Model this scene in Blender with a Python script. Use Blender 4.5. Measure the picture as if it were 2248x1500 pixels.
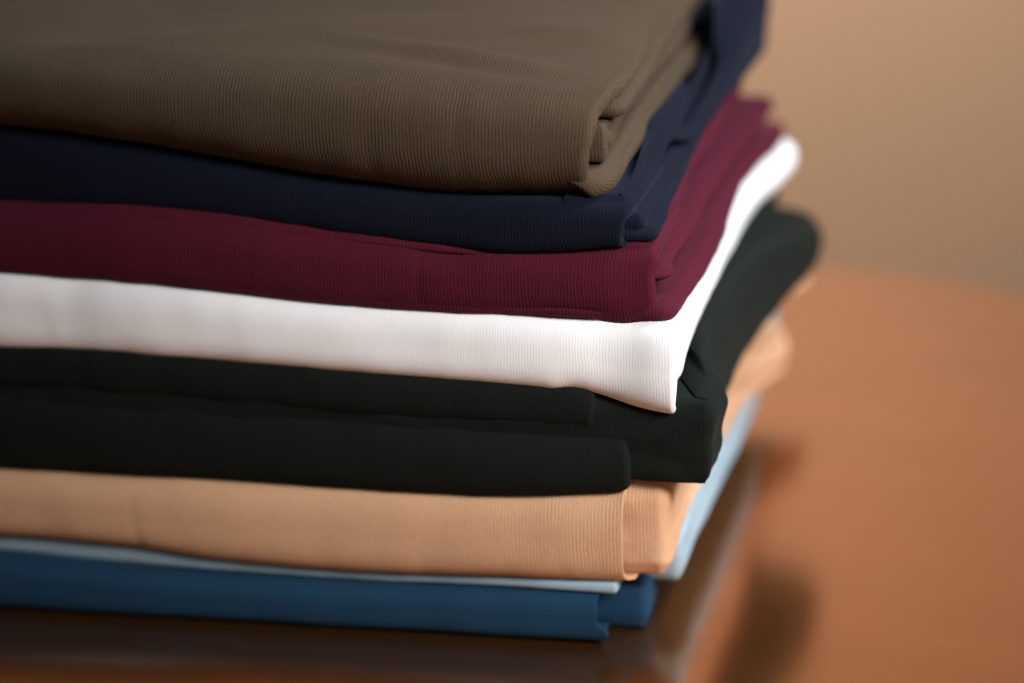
import bpy, math
import numpy as np
from mathutils import Vector, Matrix, noise

R = math.radians
sc = bpy.context.scene
for o in list(bpy.data.objects):
    bpy.data.objects.remove(o, do_unlink=True)
COL = sc.collection

# ------------------------------------------------------------------ camera
# front edge of the stack runs along x (y = 0), its right side along +y (x = 0); table top is z = 0
AL, TH, RO = R(14.5), R(18.0), R(-2.0)
f = Vector((-math.sin(AL) * math.cos(TH), math.cos(AL) * math.cos(TH), -math.sin(TH)))
r = Vector((math.cos(AL), math.sin(AL), 0))
u = r.cross(f)
r2 = math.cos(RO) * r + math.sin(RO) * u
u2 = -math.sin(RO) * r + math.cos(RO) * u
cam = bpy.data.cameras.new('camera')
cam_o = bpy.data.objects.new('camera', cam)
COL.objects.link(cam_o)
m = Matrix((r2, u2, -f)).transposed().to_4x4()
m.translation = Vector((0.157021, -0.711811, 0.346908))
cam_o.matrix_world = m
cam.sensor_width = 36.0
cam.lens = 83.27
cam.clip_start = 0.02
cam.clip_end = 50
cam.dof.use_dof = True
cam.dof.focus_distance = 0.764
cam.dof.aperture_fstop = 3.2
sc.camera = cam_o

# ------------------------------------------------------------------ world, lamps, exposure
w = bpy.data.worlds.new('World')
sc.world = w
w.use_nodes = True
bg = w.node_tree.nodes['Background']
bg.inputs['Color'].default_value = (0.86, 0.84, 0.86, 1)
bg.inputs['Strength'].default_value = 0.05


def area(name, loc, target, sx, sy, energy, color, spread=180):
    l = bpy.data.lights.new(name, 'AREA')
    l.shape = 'RECTANGLE'
    l.size, l.size_y = sx, sy
    l.energy = energy
    l.color = color
    l.spread = R(spread)
    o = bpy.data.objects.new(name, l)
    COL.objects.link(o)
    o.location = loc
    o.rotation_euler = (Vector(target) - Vector(loc)).to_track_quat('-Z', 'Y').to_euler()
    return o


area('window_light', (0.66, 0.42, 1.12), (0.16, 0.12, 0.1), 0.6, 0.6, 3.4, (0.78, 0.88, 1.0), 70)
area('room_light', (0.60, -0.42, 0.58), (0.115, 0.02, 0.095), 0.25, 0.25, 1.27, (1.0, 0.98, 0.965), 54)
area('wall_fill', (-0.30, 0.60, 0.55), (0.12, 1.25, -0.10), 0.6, 0.5, 10.6, (1.0, 0.89, 0.79))  # added fill behind the stack to brighten the wall, not a fixture
sc.view_settings.view_transform = 'Standard'
sc.view_settings.look = 'None'
sc.view_settings.gamma = 1
sc.view_settings.use_curve_mapping = False
sc.view_settings.exposure = 0.0


# ------------------------------------------------------------------ materials
def new_mat(name):
    mt = bpy.data.materials.new(name)
    mt.use_nodes = True
    nt = mt.node_tree
    nt.nodes.clear()
    out = nt.nodes.new('ShaderNodeOutputMaterial')
    bs = nt.nodes.new('ShaderNodeBsdfPrincipled')
    nt.links.new(bs.outputs[0], out.inputs[0])
    return mt, nt, bs


class NB:
    """tiny node helper"""
    def __init__(s, nt): s.nt = nt
    def n(s, t, **k):
        o = s.nt.nodes.new(t)
        for a, b in k.items(): setattr(o, a, b)
        return o
    def put(s, sock, v):
        if isinstance(v, (int, float)): sock.default_value = v
        elif isinstance(v, tuple): sock.default_value = v
        else: s.nt.links.new(v, sock)
    def m(s, op, a, b=0.0, c=0.0, clamp=False):
        o = s.n('ShaderNodeMath', operation=op, use_clamp=clamp)
        s.put(o.inputs[0], a); s.put(o.inputs[1], b); s.put(o.inputs[2], c)
        return o.outputs[0]
    def noise(s, vec, scale, detail=2.0, rough=0.5):
        o = s.n('ShaderNodeTexNoise')
        s.put(o.inputs['Vector'], vec)
        o.inputs['Scale'].default_value = scale
        o.inputs['Detail'].default_value = detail
        o.inputs['Roughness'].default_value = rough
        return o.outputs['Fac']
    def mixc(s, fac, a, b, mode='MIX'):
        o = s.n('ShaderNodeMix', data_type='RGBA', blend_type=mode)
        s.put(o.inputs[0], fac); s.put(o.inputs[6], a); s.put(o.inputs[7], b)
        return o.outputs[2]


def knit(name, col, wale=0.00132, depth=1.0, contrast=0.30, sheen=0.25, fleck=0.10, tint=None, course=0.00105):
    """jersey knit: ribs (wales) run along the t axis of the 'knit' uv, which is laid out in metres"""
    mt, nt, bs = new_mat(name)
    b = NB(nt)
    uv = b.n('ShaderNodeUVMap', uv_map='knit').outputs[0]
    sep = b.n('ShaderNodeSeparateXYZ'); b.put(sep.inputs[0], uv)
    q, t = sep.outputs[0], sep.outputs[1]
    # slow wander of the wales and unevenness of the yarn
    wob = b.m('MULTIPLY', b.m('SUBTRACT', b.noise(uv, 130.0, 3.0), 0.5), 0.0014)
    wob2 = b.m('MULTIPLY', b.m('SUBTRACT', b.noise(uv, 1100.0, 1.0), 0.5), 0.00055)
    qq = b.m('ADD', q, b.m('ADD', wob, wob2))
    ph = b.m('MULTIPLY', qq, math.pi / wale)
    rib0 = b.m('POWER', b.m('ABSOLUTE', b.m('SINE', ph)), 1.5)
    vis = b.m('MULTIPLY_ADD', b.noise(uv, 95.0, 4.0, 0.65), 2.2, -0.60, clamp=True)
    rib = b.m('ADD', b.m('MULTIPLY', rib0, vis), b.m('MULTIPLY', b.m('SUBTRACT', 1.0, vis), 0.5))
    # stitches: little v shapes leaning either way across each wale
    lean = b.m('MULTIPLY', b.m('COSINE', b.m('MULTIPLY', ph, 2.0)), 1.3)
    st = b.m('SINE', b.m('ADD', b.m('MULTIPLY', t, 2 * math.pi / course), lean))
    st = b.m('MULTIPLY_ADD', st, 0.5, 0.5)
    yarn = b.noise(uv, 1900.0, 3.0, 0.7)
    slub = b.noise(uv, 420.0, 3.0, 0.6)
    h = b.m('ADD', b.m('MULTIPLY', rib, 0.76), b.m('MULTIPLY', st, 0.09))
    h = b.m('ADD', h, b.m('MULTIPLY', yarn, 0.45))
    h = b.m('ADD', h, b.m('MULTIPLY', slub, 0.35))
    bump = b.n('ShaderNodeBump')
    bump.inputs['Strength'].default_value = 0.52
    bump.inputs['Distance'].default_value = 0.00034 * depth
    b.put(bump.inputs['Height'], h)
    # yarn colour: self-shading between wales is painted in as darker gaps
    val = b.m('ADD', b.m('MULTIPLY', rib, contrast), 1.0 - contrast * 0.5)
    val = b.m('ADD', val, b.m('MULTIPLY', b.m('SUBTRACT', yarn, 0.5), fleck * 3.0))
    val = b.m('ADD', val, b.m('MULTIPLY', b.m('SUBTRACT', slub, 0.5), fleck * 1.4))
    big = b.noise(uv, 22.0, 3.0, 0.55)
    val = b.m('ADD', val, b.m('MULTIPLY', b.m('SUBTRACT', big, 0.5), 0.22))
    cc = b.n('ShaderNodeCombineXYZ')
    for i in range(3): b.put(cc.inputs[i], val)
    c4 = tuple(col) + (1.0,)
    base = b.mixc(1.0, c4, cc.outputs[0], 'MULTIPLY')
    # a few pale lint specks
    lint = b.m('GREATER_THAN', b.noise(uv, 900.0, 0.0), 0.885)
    base = b.mixc(b.m('MULTIPLY', lint, 0.35), base, tuple(min(1, c * 1.5 + 0.12) for c in col) + (1.0,))
    b.put(bs.inputs['Base Color'], base)
    bs.inputs['Roughness'].default_value = 0.92
    bs.inputs['Specular IOR Level'].default_value = 0.08
    bs.inputs['Sheen Weight'].default_value = sheen
    bs.inputs['Sheen Roughness'].default_value = 0.45
    tc = tint or col
    mx = max(tc)
    bs.inputs['Sheen Tint'].default_value = tuple(0.35 + 0.65 * c / mx for c in tc) + (1.0,)
    b.put(bs.inputs['Normal'], bump.outputs[0])
    return mt


M = {
    'blue': knit('teal_blue_jersey', (0.0115, 0.040, 0.080), contrast=0.30, sheen=0.03, wale=0.0011, fleck=0.14),
    'pale': knit('pale_blue_jersey', (0.27, 0.37, 0.43), contrast=0.12, fleck=0.06, sheen=0.02, depth=0.6, wale=0.0011),
    'peach': knit('peach_jersey', (0.56, 0.330, 0.195), contrast=0.30, fleck=0.15, sheen=0.04, depth=1.0, wale=0.00124),
    'green': knit('bottle_green_jersey', (0.0076, 0.0100, 0.0080), contrast=0.45, sheen=0.02, wale=0.00112, depth=0.9, fleck=0.2),
    'white': knit('white_jersey', (0.90, 0.90, 0.91), contrast=0.03, fleck=0.05, sheen=0.02, wale=0.00100, depth=0.4),
    'burgundy': knit('burgundy_jersey', (0.072, 0.0080, 0.0185), contrast=0.58, sheen=0.05, wale=0.00118, fleck=0.22, depth=1.1),
    'navy': knit('navy_jersey', (0.0058, 0.0076, 0.0155), contrast=0.66, sheen=0.05, wale=0.00112, fleck=0.24, depth=1.1),
    'brown': knit('olive_brown_jersey', (0.072, 0.0495, 0.0305), contrast=0.46, sheen=0.04, depth=1.15, wale=0.00118, fleck=0.22),
}


def table_mat():
    mt, nt, bs = new_mat('varnished_wood')
    b = NB(nt)
    co = b.n('ShaderNodeTexCoord').outputs['Object']
    mp = b.n('ShaderNodeMapping'); b.put(mp.inputs[0], co)
    mp.inputs['Rotation'].default_value = (0, 0, R(8))
    mp.inputs['Scale'].default_value = (1.0, 3.0, 1.0)
    n1 = b.noise(mp.outputs[0], 9.0, 6.0, 0.6)
    n2 = b.noise(mp.outputs[0], 70.0, 4.0, 0.6)
    n3 = b.noise(co, 5.0, 2.0, 0.5)
    fac = b.m('ADD', b.m('MULTIPLY', n1, 0.6), b.m('ADD', b.m('MULTIPLY', n2, 0.2), b.m('MULTIPLY', n3, 0.2)))
    cr = b.n('ShaderNodeValToRGB'); b.put(cr.inputs[0], fac)
    cr.color_ramp.elements[0].position = 0.3
    cr.color_ramp.elements[0].color = (0.33, 0.122, 0.033, 1)
    cr.color_ramp.elements[1].position = 0.72
    cr.color_ramp.elements[1].color = (0.41, 0.160, 0.047, 1)
    b.put(bs.inputs['Base Color'], cr.outputs[0])
    bs.inputs['Metallic'].default_value = 0.92
    bs.inputs['Roughness'].default_value = 0.19
    bs.inputs['Coat Weight'].default_value = 1.0
    b.put(bs.inputs['Coat Roughness'], b.m('MULTIPLY_ADD', n3, 0.10, 0.10))
    bs.inputs['Coat IOR'].default_value = 1.5
    return mt


def wall_mat():
    mt, nt, bs = new_mat('tan_paint')
    b = NB(nt)
    co = b.n('ShaderNodeTexCoord').outputs['Object']
    n1 = b.noise(co, 3.0, 3.0, 0.5)
    n2 = b.noise(co, 260.0, 3.0, 0.6)
    base = b.mixc(n1, (0.52, 0.335, 0.215, 1), (0.56, 0.365, 0.24, 1))
    b.put(bs.inputs['Base Color'], base)
    bs.inputs['Roughness'].default_value = 0.8
    bump = b.n('ShaderNodeBump'); bump.inputs['Distance'].default_value = 0.0006
    b.put(bump.inputs['Height'], n2)
    b.put(bs.inputs['Normal'], bump.outputs[0])
    return mt


# ------------------------------------------------------------------ mesh helpers
def thing(name, label, cat, loc=(0, 0, 0), group=None):
    o = bpy.data.objects.new(name, None)
    o.empty_display_size = 0.02
    COL.objects.link(o)
    o.location = loc
    o['label'] = label
    o['category'] = cat
    if group: o['group'] = group
    return o


def grid_mesh(name, V, Q, T, mat, parent=None, wrap_u=False, cap=False):
    """V: (nu, nv, 3) grid; Q, T: knit coordinates in metres"""
    nu, nv = V.shape[:2]
    me = bpy.data.meshes.new(name)
    faces = []
    nu2 = nu if wrap_u else nu - 1
    for i in range(nu2):
        j = (i + 1) % nu
        for k in range(nv - 1):
            faces.append((i * nv + k, j * nv + k, j * nv + k + 1, i * nv + k + 1))
    me.from_pydata(V.reshape(-1, 3).tolist(), [], faces)
    uvl = me.uv_layers.new(name='knit')
    vi = np.empty(len(me.loops), dtype=np.int32)
    me.loops.foreach_get('vertex_index', vi)
    qq = Q.reshape(-1)[vi]; tt = T.reshape(-1)[vi]
    uvl.data.foreach_set('uv', np.stack([qq, tt], 1).astype(np.float32).reshape(-1))
    me.polygons.foreach_set('use_smooth', [True] * len(me.polygons))
    me.materials.append(mat)
    me.update()
    o = bpy.data.objects.new(name, me)
    COL.objects.link(o)
    if parent: o.parent = parent
    return o


def K(keys):
    """smooth interpolation through (x, value) keys (Catmull-Rom tangents, clamped ends)"""
    if not isinstance(keys, (list, tuple)):
        return lambda x: np.full_like(np.asarray(x, float), keys) if np.ndim(x) else keys
    xs = np.array([k[0] for k in keys], float); ys = np.array([k[1] for k in keys], float)
    if len(xs) == 1: return lambda x: np.full_like(np.asarray(x, float), ys[0])
    d = np.diff(ys) / np.diff(xs)
    tn = np.zeros(len(xs))
    for i in range(1, len(xs) - 1):
        if d[i - 1] * d[i] > 0: tn[i] = 2 * d[i - 1] * d[i] / (d[i - 1] + d[i])
    tn[0], tn[-1] = d[0] * 0.5, d[-1] * 0.5

    def g(x):
        x = np.clip(np.asarray(x, float), xs[0], xs[-1])
        i = np.clip(np.searchsorted(xs, x) - 1, 0, len(xs) - 2)
        h = xs[i + 1] - xs[i]
        s = (x - xs[i]) / h
        return ((2 * s**3 - 3 * s**2 + 1) * ys[i] + (s**3 - 2 * s**2 + s) * h * tn[i]
                + (-2 * s**3 + 3 * s**2) * ys[i + 1] + (s**3 - s**2) * h * tn[i + 1])
    return g


def nz(P, sx, sy, sz, seed):
    """smooth noise field -1..1 over an array of points"""
    sh = P.shape[:-1]
    A = P.reshape(-1, 3)
    out = np.empty(len(A))
    nf = noise.noise
    for i, (x, y, z) in enumerate(A):
        out[i] = nf((x * sx + seed * 7.3, y * sy + seed * 3.1, z * sz - seed * 5.7))
    return out.reshape(sh)


def normals(V):
    du = np.gradient(V, axis=0); dv = np.gradient(V, axis=1)
    n = np.cross(du, dv)
    l = np.linalg.norm(n, axis=2, keepdims=True)
    return n / np.maximum(l, 1e-12)


def arc(V, axis):
    d = np.linalg.norm(np.diff(V, axis=axis), axis=2)
    z = np.zeros_like(V[:1, :, 0]) if axis == 0 else np.zeros_like(V[:, :1, 0])
    return np.concatenate([z, np.cumsum(d, axis=axis)], axis=axis)


XL = -0.33      # hidden left end of the stack


def wrap(name, mat, parent, zb, zt, yf, xe, b=0.011, n=2.6, dbot=0.06, dtop=0.06, thick=0.0012, tuck=0.0,
         tuck_in=0.004, seed=1, amp=0.0006, fn=None, ntop=8, nx=330, flat=0.0, top_fn=None):
    """outer panel of a folded garment: a sheet lying along x, bent round the front in a U (open to the right).
    zb, zt, yf: functions of x; xe: right edge as function of v (0 bottom .. 1 top of the front bend, 1..2 along the top)"""
    zb, zt, yf, xe = K(zb), K(zt), K(yf), K(xe)
    NC = 64
    phi = np.linspace(-90, 90, NC)
    c = np.cos(np.radians(phi)); s = np.sin(np.radians(phi))
    cy = np.sign(c) * np.abs(c) ** (2 / n); sz = np.sign(s) * np.abs(s) ** (2 / n)
    nb = 7
    # v parameter of each profile point
    v = np.concatenate([np.linspace(0, 0, nb), np.linspace(0, 1, NC), np.linspace(1, 2, ntop + 1)[1:]])
    yo = np.concatenate([np.linspace(dbot, b, nb + 1)[:-1], b - b * cy, np.linspace(b, dtop, ntop + 1)[1:]])
    zo = np.concatenate([np.full(nb, -1.0), sz, np.full(ntop, 1.0)])
    # columns, denser towards the right edge
    tcol = np.linspace(0, 1, nx); tcol = 1 - (1 - tcol) ** 1.25
    xev = xe(v)
    X = XL + (xev[None, :] - XL) * tcol[:, None]
    zc = (zb(X) + zt(X)) / 2; hh = (zt(X) - zb(X)) / 2
    Y = yf(X) + yo[None, :]
    Z = zc + hh * zo[None, :]
    V = np.stack([X, Y, Z], 2)
    if top_fn is not None:
        V[:, :, 2] += top_fn(X, Y, v[None, :] + 0 * X)
    # knit coordinates before tucking
    Q = X.copy(); T = arc(V, 1)
    if tuck > 0:
        N = -normals(V)
        N *= np.sign(-(N[:, nb + NC // 2, 1]))[:, None, None]
        d = xev[None, :] - X
        m_ = d < tuck
        off = np.where(m_, tuck - np.sqrt(np.maximum(tuck**2 - (tuck - d)**2, 0)), 0)
        V = V - N * off[:, :, None]
        # returning lip, folded inwards
        ext, qx = [], []
        last = V[-1].copy(); Nl = N[-1]
        for k in range(1, 9):
            a = k / 8
            e = last - Nl * (tuck_in * a)
            e[:, 0] += -0.0015 * a * a
            ext.append(e); qx.append(Q[-1] + tuck_in * a)
        V = np.concatenate([V, np.array(ext)], 0)
        Q = np.concatenate([Q, np.array(qx)], 0)
        T = np.concatenate([T, np.repeat(T[-1:], 8, 0)], 0)
        v2 = v
    N = normals(V)
    mid = nb + NC // 2
    if np.mean(N[: nx // 2, mid, 1]) > 0: N = -N
    vv = np.broadcast_to(v[None, :], V.shape[:2])
    P = V.copy(); P[:, :, 1] = T
    front = np.clip(np.minimum(vv * 6, 1), 0, 1)
    D = amp * (nz(P, 9, 26, 0, seed) + 0.55 * nz(P, 26, 60, 0, seed + 3) + 0.3 * nz(P, 75, 45, 0, seed + 5))
    rg = np.clip(1 - np.abs(nz(P, 38, 9, 0, seed + 11)) * 6, 0, 1) * np.clip(nz(P, 14, 30, 0, seed + 13) * 2.5 - .2, 0, 1)
    D = D - 0.28 * amp * rg
    if fn is not None: D = D + fn(V[:, :, 0], vv, V[:, :, 1])
    V = V + N * (D * front)[:, :, None]
    o = grid_mesh(name, V, Q, T, mat, parent)
    so = o.modifiers.new('cloth_thickness', 'SOLIDIFY')
    so.thickness = thick; so.offset = -1.0 if True else 1
    # make sure the sheet thickens inwards
    me = o.data
    p = me.polygons[(nx // 3) * (V.shape[1] - 1) + mid]
    if p.normal.y > 0:
        me.flip_normals()
    ss = o.modifiers.new('soft_edges', 'SUBSURF'); ss.levels = 1; ss.render_levels = 1
    return o


def slab(name, mat, parent, zb, zt, yf, yb, xs, rc=0.005, rb=0.012, b=None, n=2.4, seed=1, amp=0.0005,
         dx=None, grooves=(), x0=-0.31, tilt=0.0, step=0.0011, fn=None, upright=False):
    """folded layer of a garment seen from its rounded sides. zb, zt, xs: functions of y. dx(x, f): extra height
    along the front so that hidden parts follow the garment."""
    zb, zt, xs = K(zb), K(zt), K(xs)
    # outline, counter-clockwise seen from above, starting at the front left
    pts = []
    xf = float(xs(yf))
    nf = int((xf - rc - x0) / (step * 2.0))
    for t in np.linspace(0, 1, nf, endpoint=False): pts.append((x0 + (xf - rc - x0) * t, yf))
    for a in np.linspace(-90, 0, 14, endpoint=False):
        pts.append((xf - rc + rc * math.cos(R(a)), yf + rc + rc * math.sin(R(a))))
    ns = int((yb - rb - yf - rc) / step)
    for t in np.linspace(0, 1, ns, endpoint=False):
        y = yf + rc + (yb - rb - yf - rc) * t
        pts.append((float(xs(y)) + 0 * t, y))
    xb = float(xs(yb - rb))
    for a in np.linspace(0, 90, 18, endpoint=False):
        y = yb - rb + rb * math.sin(R(a))
        pts.append((xb - rb + rb * math.cos(R(a)), y))
    for t in np.linspace(0, 1, 60, endpoint=False): pts.append((xb - rb + (x0 - xb + rb) * t, yb))
    for t in np.linspace(0, 1, 50, endpoint=False): pts.append((x0, yb + (yf - yb) * t))
    O = np.array(pts)
    # smooth the outline a little
    for _ in range(3): O = 0.25 * np.roll(O, 1, 0) + 0.5 * O + 0.25 * np.roll(O, -1, 0)
    tg = np.roll(O, -1, 0) - np.roll(O, 1, 0)
    tg /= np.linalg.norm(tg, axis=1, keepdims=True)
    No = np.stack([tg[:, 1], -tg[:, 0]], 1)
    h0 = float(zt(0.1) - zb(0.1))
    if b is None: b = min(h0 * 0.5, 0.009)
    NV = 44
    phi = np.linspace(-90, 90, NV)
    c = np.abs(np.cos(np.radians(phi))) ** (2 / n); s_ = np.sin(np.radians(phi))
    s = np.sign(s_) * np.abs(s_) ** (2 / n)
    zbv = zb(O[:, 1]); ztv = zt(O[:, 1])
    if dx is not None:
        zbv = zbv + dx(O[:, 0], 0); ztv = ztv + dx(O[:, 0], 1)
    zc = (zbv + ztv) / 2; hh = (ztv - zbv) / 2
    inn = b * (1 - c)
    px = O[:, 0][:, None] - No[:, 0][:, None] * (inn[None, :] + tilt * (s[None, :] + 1) / 2)
    py = O[:, 1][:, None] - No[:, 1][:, None] * (inn[None, :])
    pz = zc[:, None] + hh[:, None] * s[None, :]
    V = np.stack([px, py, pz], 2)
    A = arc(V, 1)
    wgt = np.clip(No[:, 0], 0, 1)[:, None] ** 1.5
    Q = O[:, 0][:, None] + wgt * (A - A[:, NV // 2][:, None])
    T = O[:, 1][:, None] * 1.0 - (1 - wgt) * (A - A[:, NV // 2][:, None])
    if upright:
        al = np.concatenate([[0], np.cumsum(np.linalg.norm(np.diff(O, axis=0), axis=1))])
        Q = np.repeat(al[:, None], NV, 1); T = A.copy()
    N = normals(V)
    if np.mean((N[:nf, NV // 2, 1])) > 0: N = -N
    vv = np.broadcast_to(np.linspace(0, 1, NV)[None, :], V.shape[:2])
    edge = np.clip(np.minimum(vv, 1 - vv) * 6, 0, 1)
    D = amp * (nz(V, 10, 10, 70, seed) + 0.7 * nz(V, 45, 30, 160, seed + 2) + 0.3 * nz(V, 120, 90, 300, seed + 6))
    side = np.clip(No[:, 0], 0, 1)[:, None]
    for (v0, dep, wid, ya, ybb, wan) in grooves:
        yy = V[:, :, 1]
        cen = v0 + wan * np.sin(yy * 31 + v0 * 9) + 0.5 * wan * np.sin(yy * 83 + 2)
        fade = np.clip((yy - ya) / 0.012, 0, 1) * np.clip((ybb - yy) / 0.02, 0, 1)
        D = D - dep * np.exp(-((vv - cen) / wid) ** 2) * fade * side
    if fn is not None: D = D + fn(V)
    V = V + N * (D * edge)[:, :, None]
    # caps: contract rings to a spine
    def cap(ring, k):
        mg = min(0.06, (float(xs(yf)) - x0) * 0.4)
        cx = np.clip(ring[:, 0], x0 + mg, float(xs(yf)) - mg)
        cyy = (yf + yb) / 2
        tgt = np.stack([cx, np.full(len(cx), cyy), ring[:, 2]], 1)
        return ring * (1 - k) + tgt * k
    ks = [0.05, 0.15, 0.35, 0.65, 1.0]
    bot = np.stack([cap(V[:, 0], k) for k in ks[::-1]], 1)
    top = np.stack([cap(V[:, -1], k) for k in ks], 1)
    V2 = np.concatenate([bot, V, top], 1)
    Q2 = np.concatenate([Q[:, :1] + bot[:, :, 0] - V[:, :1, 0], Q, Q[:, -1:] + top[:, :, 0] - V[:, -1:, 0]], 1)
    T2 = np.concatenate([bot[:, :, 1], T, top[:, :, 1]], 1)
    o = grid_mesh(name, V2, Q2, T2, mat, parent, wrap_u=True)
    me = o.data
    p = me.polygons[10 * (V2.shape[1] - 1) + 5 + NV // 2]
    if p.normal.y > 0: me.flip_normals()
    ss = o.modifiers.new('soft', 'SUBSURF'); ss.levels = 1; ss.render_levels = 1
    return o


# ------------------------------------------------------------------ table and wall
def rounded_outline(x0, x1, y0, y1, rr, n=28):
    pts = []
    for cx, cy, a0 in ((x1 - rr, y0 + rr, -90), (x1 - rr, y1 - rr, 0), (x0 + rr, y1 - rr, 90), (x0 + rr, y0 + rr, 180)):
        for k in range(n + 1):
            a = R(a0 + 90 * k / n)
            pts.append((cx + rr * math.cos(a), cy + rr * math.sin(a)))
    return pts


def build_table():
    out = rounded_outline(-1.0, 0.200, -0.46, 0.468, 0.20)
    prof = [(0.0, 0.0)]
    er = 0.003
    for k in range(1, 9):
        a = R(90 * k / 8)
        prof.append((er - er * math.cos(a) - 0.0, -er * math.sin(a) * 0 - er * (1 - math.cos(a))))
    prof = [(er * (1 - math.sin(R(90 * k / 8))), -er * (1 - math.cos(R(90 * k / 8)))) for k in range(9)]
    prof += [(0, -0.012), (0, -0.020)] + [(er * (1 - math.cos(R(90 * k / 6))), -0.020 - er * math.sin(R(90 * k / 6))) for k in range(1, 7)]
    n = len(out)
    cx = sum(p[0] for p in out) / n; cy = sum(p[1] for p in out) / n
    nrm = []
    for i in range(n):
        ax, ay = out[i - 1]; bx, by = out[(i + 1) % n]
        l = math.hypot(bx - ax, by - ay)
        nrm.append(((by - ay) / l, -(bx - ax) / l))
    vs, fs = [], []
    for ins, z in prof:
        for (x, y), (nx_, ny_) in zip(out, nrm): vs.append((x - nx_ * ins, y - ny_ * ins, z))
    for k in range(len(prof) - 1):
        for i in range(n):
            j = (i + 1) % n
            fs.append((k * n + j, k * n + i, (k + 1) * n + i, (k + 1) * n + j))
    fs.append(tuple(range(n)))
    fs.append(tuple(reversed(range((len(prof) - 1) * n, len(prof) * n))))
    me = bpy.data.meshes.new('table_top')
    me.from_pydata(vs, [], fs)
    me.polygons.foreach_set('use_smooth', [True] * (len(fs) - 2) + [False] * 2)
    me.materials.append(table_mat())
    o = bpy.data.objects.new('table_top', me)
    COL.objects.link(o)
    t = thing('table', 'glossy orange-brown varnished wood table with rounded corner under the stack of shirts', 'table')
    o.parent = t


build_table()

me = bpy.data.meshes.new('wall')
WY = 1.25
me.from_pydata([(-4, WY, -1.2), (4, WY, -1.2), (4, WY, 2.2), (-4, WY, 2.2), (-4, WY + .1, -1.2), (4, WY + .1, -1.2), (4, WY + .1, 2.2), (-4, WY + .1, 2.2)], [],
               [(0, 1, 2, 3), (5, 4, 7, 6), (3, 2, 6, 7), (0, 4, 5, 1), (0, 3, 7, 4), (1, 5, 6, 2)])
me.materials.append(wall_mat())
wall = bpy.data.objects.new('wall', me)
COL.objects.link(wall)
wall['kind'] = 'structure'

# ------------------------------------------------------------------ the stack, bottom to top
# heights of the creases between the shirts along the front (x, z)
Z0 = [(-.33, 0.0), (0.02, 0.0)]
Z1 = [(-.33, .0205), (-.2186, .0185), (-.1751, .0166), (-.1325, .0154), (-.0908, .0155), (-.05, .0164), (.0046, .018)]
Z2 = [(-0.33, 0.0248), (-0.2179, 0.0238), (-0.1744, 0.02296), (-0.1321, 0.01934), (-0.0905, 0.0186), (-0.0499, 0.01993), (0.0039, 0.0216), (0.012, 0.022)]
Z3 = [(-0.33, 0.0485), (-0.215, 0.0491), (-0.1719, 0.04925), (-0.1297, 0.04962), (-0.0485, 0.05035), (0.0046, 0.05439), (0.0108, 0.0559), (0.04, 0.059)]
Z3m = [(-.33, .083), (-.215, .0815), (-.13, .079), (-.0485, .0775), (.0, .0772), (.04, .0772)]
Z4 = [(-0.33, 0.0958), (-0.2101, 0.0954), (-0.1678, 0.09523), (-0.1265, 0.09423), (-0.0783, 0.09237), (-0.0468, 0.09155), (-0.016, 0.09071), (-0.0098, 0.09149), (-0.0007, 0.08969), (0.0143, 0.0858), (0.0263, 0.0844)]
Z5 = [(-0.33, 0.1236), (-0.2072, 0.122), (-0.1654, 0.12082), (-0.1247, 0.11811), (-0.0849, 0.1155), (-0.0459, 0.11526), (-0.0092, 0.11459), (0.0118, 0.1141), (0.0207, 0.1145)]
Z6 = [(-0.33, 0.1446), (-0.2045, 0.1437), (-0.1712, 0.14419), (-0.1387, 0.14271), (-0.1069, 0.14013), (-0.0602, 0.136), (-0.0327, 0.13429), (-0.0131, 0.13608), (0.0114, 0.13917)]
Z7 = [(-0.33, 0.175), (-0.2016, 0.172), (-0.169, 0.16842), (-0.1371, 0.16373), (-0.1057, 0.15854), (-0.0747, 0.15485), (-0.0441, 0.15275), (-0.0021, 0.15376), (0.01, 0.154)]
Z8 = [(-.33, .203), (-.2, .2000), (-.12, .1975), (-.04, .1925), (.01, .1890)]


def shifted(Za, Zb, a0=0.0, a1=1.0):
    ka, kb = K(Za), K(Zb)
    za0, zb0 = float(ka(0.0)), float(kb(0.0))
    def g(x, f):
        x = np.minimum(x, 0.0)
        w = a0 if f == 0 else a1
        return (1 - w) * (ka(x) - za0) + w * (kb(x) - zb0)
    return g


def up(Z, d): return [(x, z + d) for x, z in Z]


def bump_at(x0, wx, v0, wv, a):
    return lambda X, V_, Y: a * np.exp(-((X - x0) / wx) ** 2 - ((V_ - v0) / wv) ** 2)


def fsum(*fs): return lambda X, V_, Y: sum(g(X, V_, Y) for g in fs)


GRP = 'folded shirts stacked on the table'

# --- teal blue
t = thing('folded_shirt', 'dark teal blue folded shirt at the bottom of the stack, lying on the table', 't-shirt', (0, 0, 0), GRP)
wrap('outer_panel', M['blue'], t, up(Z0, 0.0006), Z1, [(-.33, -.014), (-.22, -.0075), (-.05, -.001), (0, .0006)],
     [(0, -.0005), (.10, -.0003), (.25, .0012), (.36, .0026), (.44, .0014), (.5, -.0014), (1, -.0012), (2, -.001)], b=.007, n=3.0, seed=2, amp=.0006)
slab('inner_fold', M['blue'], t, .0004, [(0, .0168), (.05, .0145), (.25, .012)], .0165, .245,
     [(0, .0125), (.02, .0128), (.06, .0105), (.25, .010)], rc=.003, b=.004, n=3.2, seed=5, amp=.0008, upright=True, dx=shifted(Z0, Z1))

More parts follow.
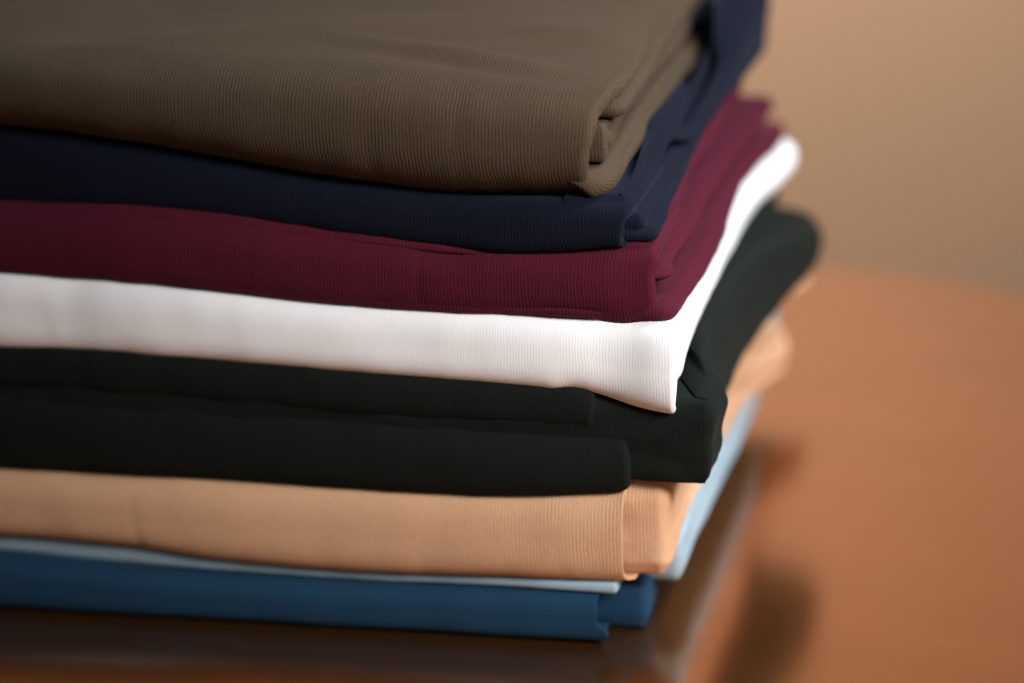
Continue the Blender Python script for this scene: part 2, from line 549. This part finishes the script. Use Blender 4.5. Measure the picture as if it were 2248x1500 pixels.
# --- pale blue
t = thing('folded_shirt', 'pale sky blue folded shirt, a thin edge between the peach and teal ones', 't-shirt', (0, 0, 0), GRP)
wrap('outer_panel', M['pale'], t, [(x, z + .0003 - (.0008 if x < -.15 else 0)) for x, z in Z1], [(x, z + (.0018 if x < -.15 else .0012)) for x, z in Z2], [(-.33, .001), (-.2, .004), (-.05, .006), (.0, .0035)],
     [(0, .0052), (1, .0052), (2, .006)], b=.004, n=2.6, seed=9, amp=.0005, tuck=.0012, tuck_in=.002)
slab('inner_fold', M['pale'], t, [(.02, .0130), (.04, .0112), (.25, .0120)], [(0, .0265), (.03, .030), (.1, .0305), (.15, .0275), (.25, .026)], .029, .243,
     [(.03, .0232), (.07, .0222), (.12, .0226), (.2, .0232), (.25, .021)], rc=.004, rb=.012, b=.006, n=2.8, seed=11, amp=.0009, upright=True,
     grooves=[(.55, .0010, .10, .05, .25, .06)], dx=shifted(Z1, Z2))
slab('inner_fold', M['pale'], t, [(.0, .029), (.3, .0285)], [(0, .0315), (.3, .0350)], .12, .288,
     [(.1, .017), (.25, .022), (.3, .022)], rc=.005, rb=.008, seed=12, amp=.0003)

# --- peach
t = thing('folded_shirt', 'peach-orange folded shirt, ribs clearly showing, under the bottle green shirt', 't-shirt', (0, 0, 0), GRP)
wrap('outer_panel', M['peach'], t, [(x, z + (.0014 if x < -.15 else .0008)) for x, z in Z2], up(Z3, .0012), [(-.33, -.004), (-.1, -.001), (.0, .0)],
     [(0, .0112), (.05, .0104), (.13, .0086), (.3, .0080), (.7, .0083), (1, .0086), (2, .009)], b=.010, n=2.7, seed=14, amp=.0008, thick=.0012)
slab('inner_fold', M['peach'], t, [(0, .0235), (.012, .0235), (.03, .0255), (.09, .0260), (.15, .0250), (.25, .022)], [(0, .0600), (.1, .0650), (.15, .0660), (.18, .056), (.21, .044), (.25, .037)], .0075, .262,
     [(.0, .0222), (.02, .0228), (.05, .0220), (.11, .0222), (.15, .0234), (.19, .0246), (.215, .0290), (.232, .0325), (.27, .024)], rc=.0045, rb=.008, b=.006, n=2.9, seed=16, amp=.0012, upright=True,
     grooves=[(.66, .0026, .06, .018, .3, .05), (.36, .0016, .06, .05, .3, .06)], dx=shifted(Z2, Z3))
slab('inner_fold', M['peach'], t, [(.1, .046), (.2, .0435), (.3, .0385)], [(0, .070), (.18, .0760), (.215, .0740), (.25, .0600), (.28, .0485), (.3, .0440)], .13, .312,
     [(.1, .018), (.17, .0205), (.2, .0195), (.25, .022), (.29, .0315), (.32, .032)], rc=.006, rb=.006, n=2.2, seed=17, amp=.0008, upright=True)

# --- bottle green
t = thing('folded_shirt', 'very dark bottle green folded shirt, thickest of the stack, under the white one', 't-shirt', (0, 0, 0), GRP)
wrap('lower_panel', M['green'], t, up(Z3, .0), Z3m, [(-.33, .0), (.0, -.0008)],
     [(0, .0015), (.05, .0065), (.12, .0095), (.24, .0110), (.5, .0110), (.8, .0095), (1, .0075), (2, .007)], b=.010, n=2.3, seed=21, amp=.0011, tuck=.0020, tuck_in=.003)
wrap('upper_panel', M['green'], t, up(Z3m, -.001), up(Z4, .004), [(-.33, .0005), (.0, .0012)],
     [(0, -.004), (.2, -.002), (.6, -.0005), (1, -.002), (2, -.002)], b=.008, n=2.3, seed=22, amp=.0011, tuck=.0018, tuck_in=.002)
slab('sleeve_fold', M['green'], t, [(0, .0590), (.015, .0605), (.03, .0615), (.07, .0625), (.1, .0640), (.13, .0675), (.16, .0715), (.2, .0745), (.26, .0750)], [(0, .0885), (.02, .0930), (.05, .0980), (.1, .0995), (.16, .0970), (.2, .0925), (.26, .089)], .0030, .258,
     [(.0, .0382), (.012, .0384), (.020, .0392), (.026, .0376), (.034, .0350), (.06, .0330), (.1, .0332), (.14, .037), (.18, .044), (.21, .0480), (.27, .044)],
     rc=.0030, rb=.030, b=.006, n=2.9, seed=24, amp=.0013, upright=True, grooves=[(.30, .0016, .10, .03, .2, .05), (.62, .0012, .08, .04, .3, .08)], dx=shifted(Z3, Z4))
slab('inner_fold', M['green'], t, [(0, .0900), (.3, .0880)], [(.1, .0995), (.2, .1030), (.3, .104)], .10, .256, [(0, .024), (.2, .028), (.26, .026)], rc=.006, rb=.008, n=2.3, seed=26, amp=.0006)

# --- white
t = thing('folded_shirt', 'white folded shirt with a front corner drooping over the dark green one', 't-shirt', (0, 0, 0), GRP)
white_fn = fsum(bump_at(-.212, .014, .60, .5, .0013), bump_at(-.183, .009, .75, .3, -.0007), bump_at(.008, .010, .42, .25, -.0004), bump_at(.020, .008, .7, .3, .0008),
                bump_at(-.012, .006, .1, .25, .0008))
wrap('outer_panel', M['white'], t, Z4, up(Z5, .0012), [(-.33, .0), (.0, -.0005), (.026, -.0035)],
     [(0, .0255), (.04, .0262), (.15, .0264), (.45, .0272), (.8, .0285), (1, .0290), (2, .028)], b=.009, n=2.7, seed=31, amp=.0007, fn=white_fn, thick=.0014, tuck=.0016, tuck_in=.003, nx=360)
slab('inner_fold', M['white'], t, [(0, .0935), (.02, .0962), (.05, .0980), (.1, .0990), (.2, .1020), (.25, .1040)], [(0, .1150), (.1, .1150), (.2, .1165), (.25, .1170)], .0040, .262,
     [(.0, .0285), (.03, .0272), (.06, .0262), (.1, .0258), (.16, .0252), (.195, .0265), (.22, .0310), (.25, .0335), (.27, .032)],
     rc=.004, rb=.012, b=.006, n=2.3, seed=33, amp=.0006, upright=True, dx=shifted(Z4, Z5))

# --- burgundy
t = thing('folded_shirt', 'burgundy red folded shirt between the navy and the white shirts', 't-shirt', (0, 0, 0), GRP)
wrap('outer_panel', M['burgundy'], t, Z5, up(Z6, .0010), [(-.33, .0), (.0, .0), (.02, .0008)],
     [(0, .0235), (.10, .0225), (.20, .0190), (.30, .0186), (.42, .0204), (.55, .0200), (.75, .0214), (1, .0200), (2, .019)], b=.009, n=2.5, seed=41, amp=.0009, tuck=.0024, tuck_in=.004,
     fn=fsum(bump_at(.008, .008, .12, .12, .0014), bump_at(-.004, .014, .22, .12, -.0012), bump_at(-.02, .02, .3, .2, -.0008), bump_at(-.03, .012, .85, .2, .0012), bump_at(-.052, .010, .9, .2, -.0010)))
slab('side_fold', M['burgundy'], t, [(0, .1148), (.1, .1152), (.2, .1155), (.27, .1150)], [(0, .1222), (.1, .1243), (.2, .1265), (.27, .1230)], .0022, .268,
     [(.0, .0262), (.02, .0268), (.0565, .0280), (.1, .0272), (.17, .0240), (.21, .0255), (.24, .0275), (.27, .026)], rc=.006, rb=.006, b=.006, n=2.0, seed=43, amp=.0011,
     grooves=[(.55, .0020, .10, .010, .25, .09)], dx=shifted(Z5, Z6, 0, .4))
slab('side_fold', M['burgundy'], t, [(0, .1256), (.1, .1285), (.2, .1310), (.25, .132)], [(0, .1312), (.1, .1350), (.2, .1385), (.25, .139)], .0095, .242,
     [(.0, .0232), (.015, .0240), (.03, .0215), (.06, .0225), (.1, .0215), (.17, .0225), (.22, .0255), (.25, .026)], rc=.006, rb=.005, b=.006, n=1.9, seed=45, amp=.0012,
     dx=shifted(Z5, Z6, .4, .7))
slab('side_fold', M['burgundy'], t, [(0, .1345), (.1, .1400), (.2, .1440), (.25, .144)], [(0, .1418), (.1, .1480), (.2, .1530), (.25, .154)], .0055, .218,
     [(.0, .0205), (.02, .0200), (.04, .0172), (.06, .0185), (.1, .0160), (.15, .0170), (.2, .0175), (.25, .017)], rc=.006, rb=.006, b=.006, n=1.9, seed=47, amp=.0012,
     grooves=[(.5, .0014, .12, .03, .3, .1)], dx=shifted(Z5, Z6, .7, 1))

# --- navy
t = thing('folded_shirt', 'navy blue folded shirt directly under the olive brown one', 't-shirt', (0, 0, 0), GRP)
wrap('outer_panel', M['navy'], t, Z6, up(Z7, .0010), [(-.33, .009), (-.12, .0075), (-.055, .005), (-.02, .0015), (.01, .0)],
     [(0, .0118), (.12, .0105), (.3, .0098), (.5, .0106), (.8, .0128), (1, .0135), (2, .013)], b=.009, n=2.4, seed=51, amp=.0008, tuck=.0018, tuck_in=.004)
slab('side_fold', M['navy'], t, [(0, .1398), (.02, .1415), (.05, .143), (.1, .1480), (.15, .1530), (.25, .158)], [(0, .1455), (.05, .1482), (.1, .1520), (.15, .1560), (.26, .160)], .0060, .262,
     [(.0, .0205), (.03, .0192), (.06, .0178), (.1, .0170), (.15, .0180), (.2, .0215), (.27, .023)], rc=.0040, rb=.020, b=.0065, n=2.0, seed=53, amp=.0011, x0=-.03, grooves=[(.55, .0018, .10, .03, .25, .12)])
slab('side_fold', M['navy'], t, [(0, .150), (.15, .1550), (.26, .158)], [(.1, .1545), (.15, .1620), (.2, .1760), (.26, .188)], .095, .262,
     [(.09, .0150), (.15, .0180), (.2, .0215), (.27, .023)], rc=.004, rb=.012, b=.0045, n=2.2, seed=54, amp=.0009, x0=.0045)
slab('side_fold', M['navy'], t, .158, [(.2, .1760), (.28, .181)], .209, .258, [(.2, .0085), (.27, .010)], rc=.006, rb=.008, b=.006, n=2.1, seed=57, amp=.0006)
slab('side_fold', M['navy'], t, [(0, .1500), (.02, .1520), (.05, .1540), (.1, .1580), (.15, .1600)], [(0, .1560), (.05, .1600), (.1, .1632), (.15, .1640)], .0045, .146,
     [(.0, .0125), (.02, .0142), (.05, .0128), (.09, .0135), (.12, .0110), (.15, .008)], rc=.0045, rb=.006, b=.0055, n=1.9, seed=55, amp=.0011, x0=-.012, grooves=[(.35, .0016, .12, .02, .2, .1)])
slab('inner_lip', M['navy'], t, .1425, .1500, .0075, .10, [(.0, .0160), (.1, .012)], rc=.0025, rb=.01, n=2.0, seed=56, amp=.0004, x0=-.02)

# --- olive brown, on top
t = thing('folded_shirt', 'olive brown folded shirt on top of the stack, its side opening showing the inner layers', 't-shirt', (0, 0, 0), GRP)


def brown_top(X, Y, V_):
    w_ = np.clip((V_ - 0.55) / 0.5, 0, 1)
    g = lambda x0, y0, ax, L, W, a: a * np.exp(-(((X - x0) * math.cos(ax) + (Y - y0) * math.sin(ax)) / L) ** 2
                                              - ((-(X - x0) * math.sin(ax) + (Y - y0) * math.cos(ax)) / W) ** 2)
    z = (g(-.022, .075, R(25), .025, .006, -.0014) + g(-.020, .088, R(25), .030, .008, .0014)
         + g(-.045, .160, R(-4), .030, .006, -.0030) + g(-.045, .148, R(-4), .040, .007, .0015)
         + g(-.055, .040, R(-12), .035, .007, .0014) + g(-.05, .028, R(-12), .035, .006, -.0010)
         + g(-.12, .05, R(30), .05, .012, .0012) + g(-.09, .10, R(15), .05, .012, -.0012)
         + g(-.20, .08, R(60), .06, .015, .0018) + g(-.17, .06, R(60), .05, .010, -.0012))
    edge = -0.005 * np.clip((X + .02) / .02, 0, 1) ** 2 * np.clip((Y - .02) / .08, 0, 1)
    crown = 0.004 * np.clip((Y - .012) / .08, 0, 1) * np.clip(-X / .06, 0, 1)
    return w_ * (1.7 * z + edge + crown)


wrap('outer_panel', M['brown'], t, Z7, Z8, [(-.33, .004), (-.15, .001), (.0, .0)],
     [(0, .0005), (.06, -.0010), (.14, -.0022), (.28, -.0014), (.45, -.0006), (.60, .0012), (.75, .0022), (.88, .0040), (1, .0045), (1.1, .0035), (1.3, .001), (1.6, -.002), (2, -.005)],
     b=.021, n=2.05, dbot=.06, dtop=.285, ntop=150, seed=61, amp=.0010, tuck=.0030, tuck_in=.0040, thick=.0009, top_fn=brown_top, nx=380)


def hide_front(lift):
    return lambda x, f_: (lift if f_ == 0 else 0.0) * np.clip((.0 - x) / .012, 0, 1)


slab('side_fold', M['brown'], t, [(0, .1542), (.05, .1565), (.1, .1590), (.2, .1630)], [(0, .1640), (.1, .1680), (.2, .1720)], .0040, .206,
     [(.0, .0046), (.02, .0056), (.05, .0048), (.1, .0038), (.15, .0032), (.19, .0042), (.21, .003)], rc=.009, rb=.007, b=.005, n=2.0, seed=63, amp=.0009, x0=-.045, dx=hide_front(.0085),
     grooves=[(.62, .0012, .1, .03, .2, .08)])
slab('side_fold', M['brown'], t, [(0, .1672), (.1, .1712), (.2, .1760), (.28, .179)], [(0, .1738), (.1, .1770), (.2, .1815), (.28, .184)], .0165, .28,
     [(.0, .0046), (.02, .0032), (.05, .0010), (.1, .0002), (.15, .0012), (.2, -.001), (.28, -.004)], rc=.004, rb=.005, b=.0032, n=2.0, seed=65, amp=.0012, x0=-.20)
slab('side_fold', M['brown'], t, [(0, .1772), (.1, .1805), (.2, .1855), (.28, .188)], [(0, .1830), (.03, .1828), (.06, .1830), (.1, .1855), (.2, .1905), (.28, .193)], .0230, .28,
     [(.0, .0075), (.03, .0066), (.1, .0042), (.2, .0005), (.28, -.003)], rc=.005, rb=.004, b=.0030, n=2.0, seed=67, amp=.0012, x0=-.20)
slab('inner_lip', M['brown'], t, .1650, .1768, .0130, .040, [(.0, .0030), (.06, .001)], rc=.0016, rb=.006, b=.0020, n=2.2, seed=69, amp=.0003, x0=-.02)
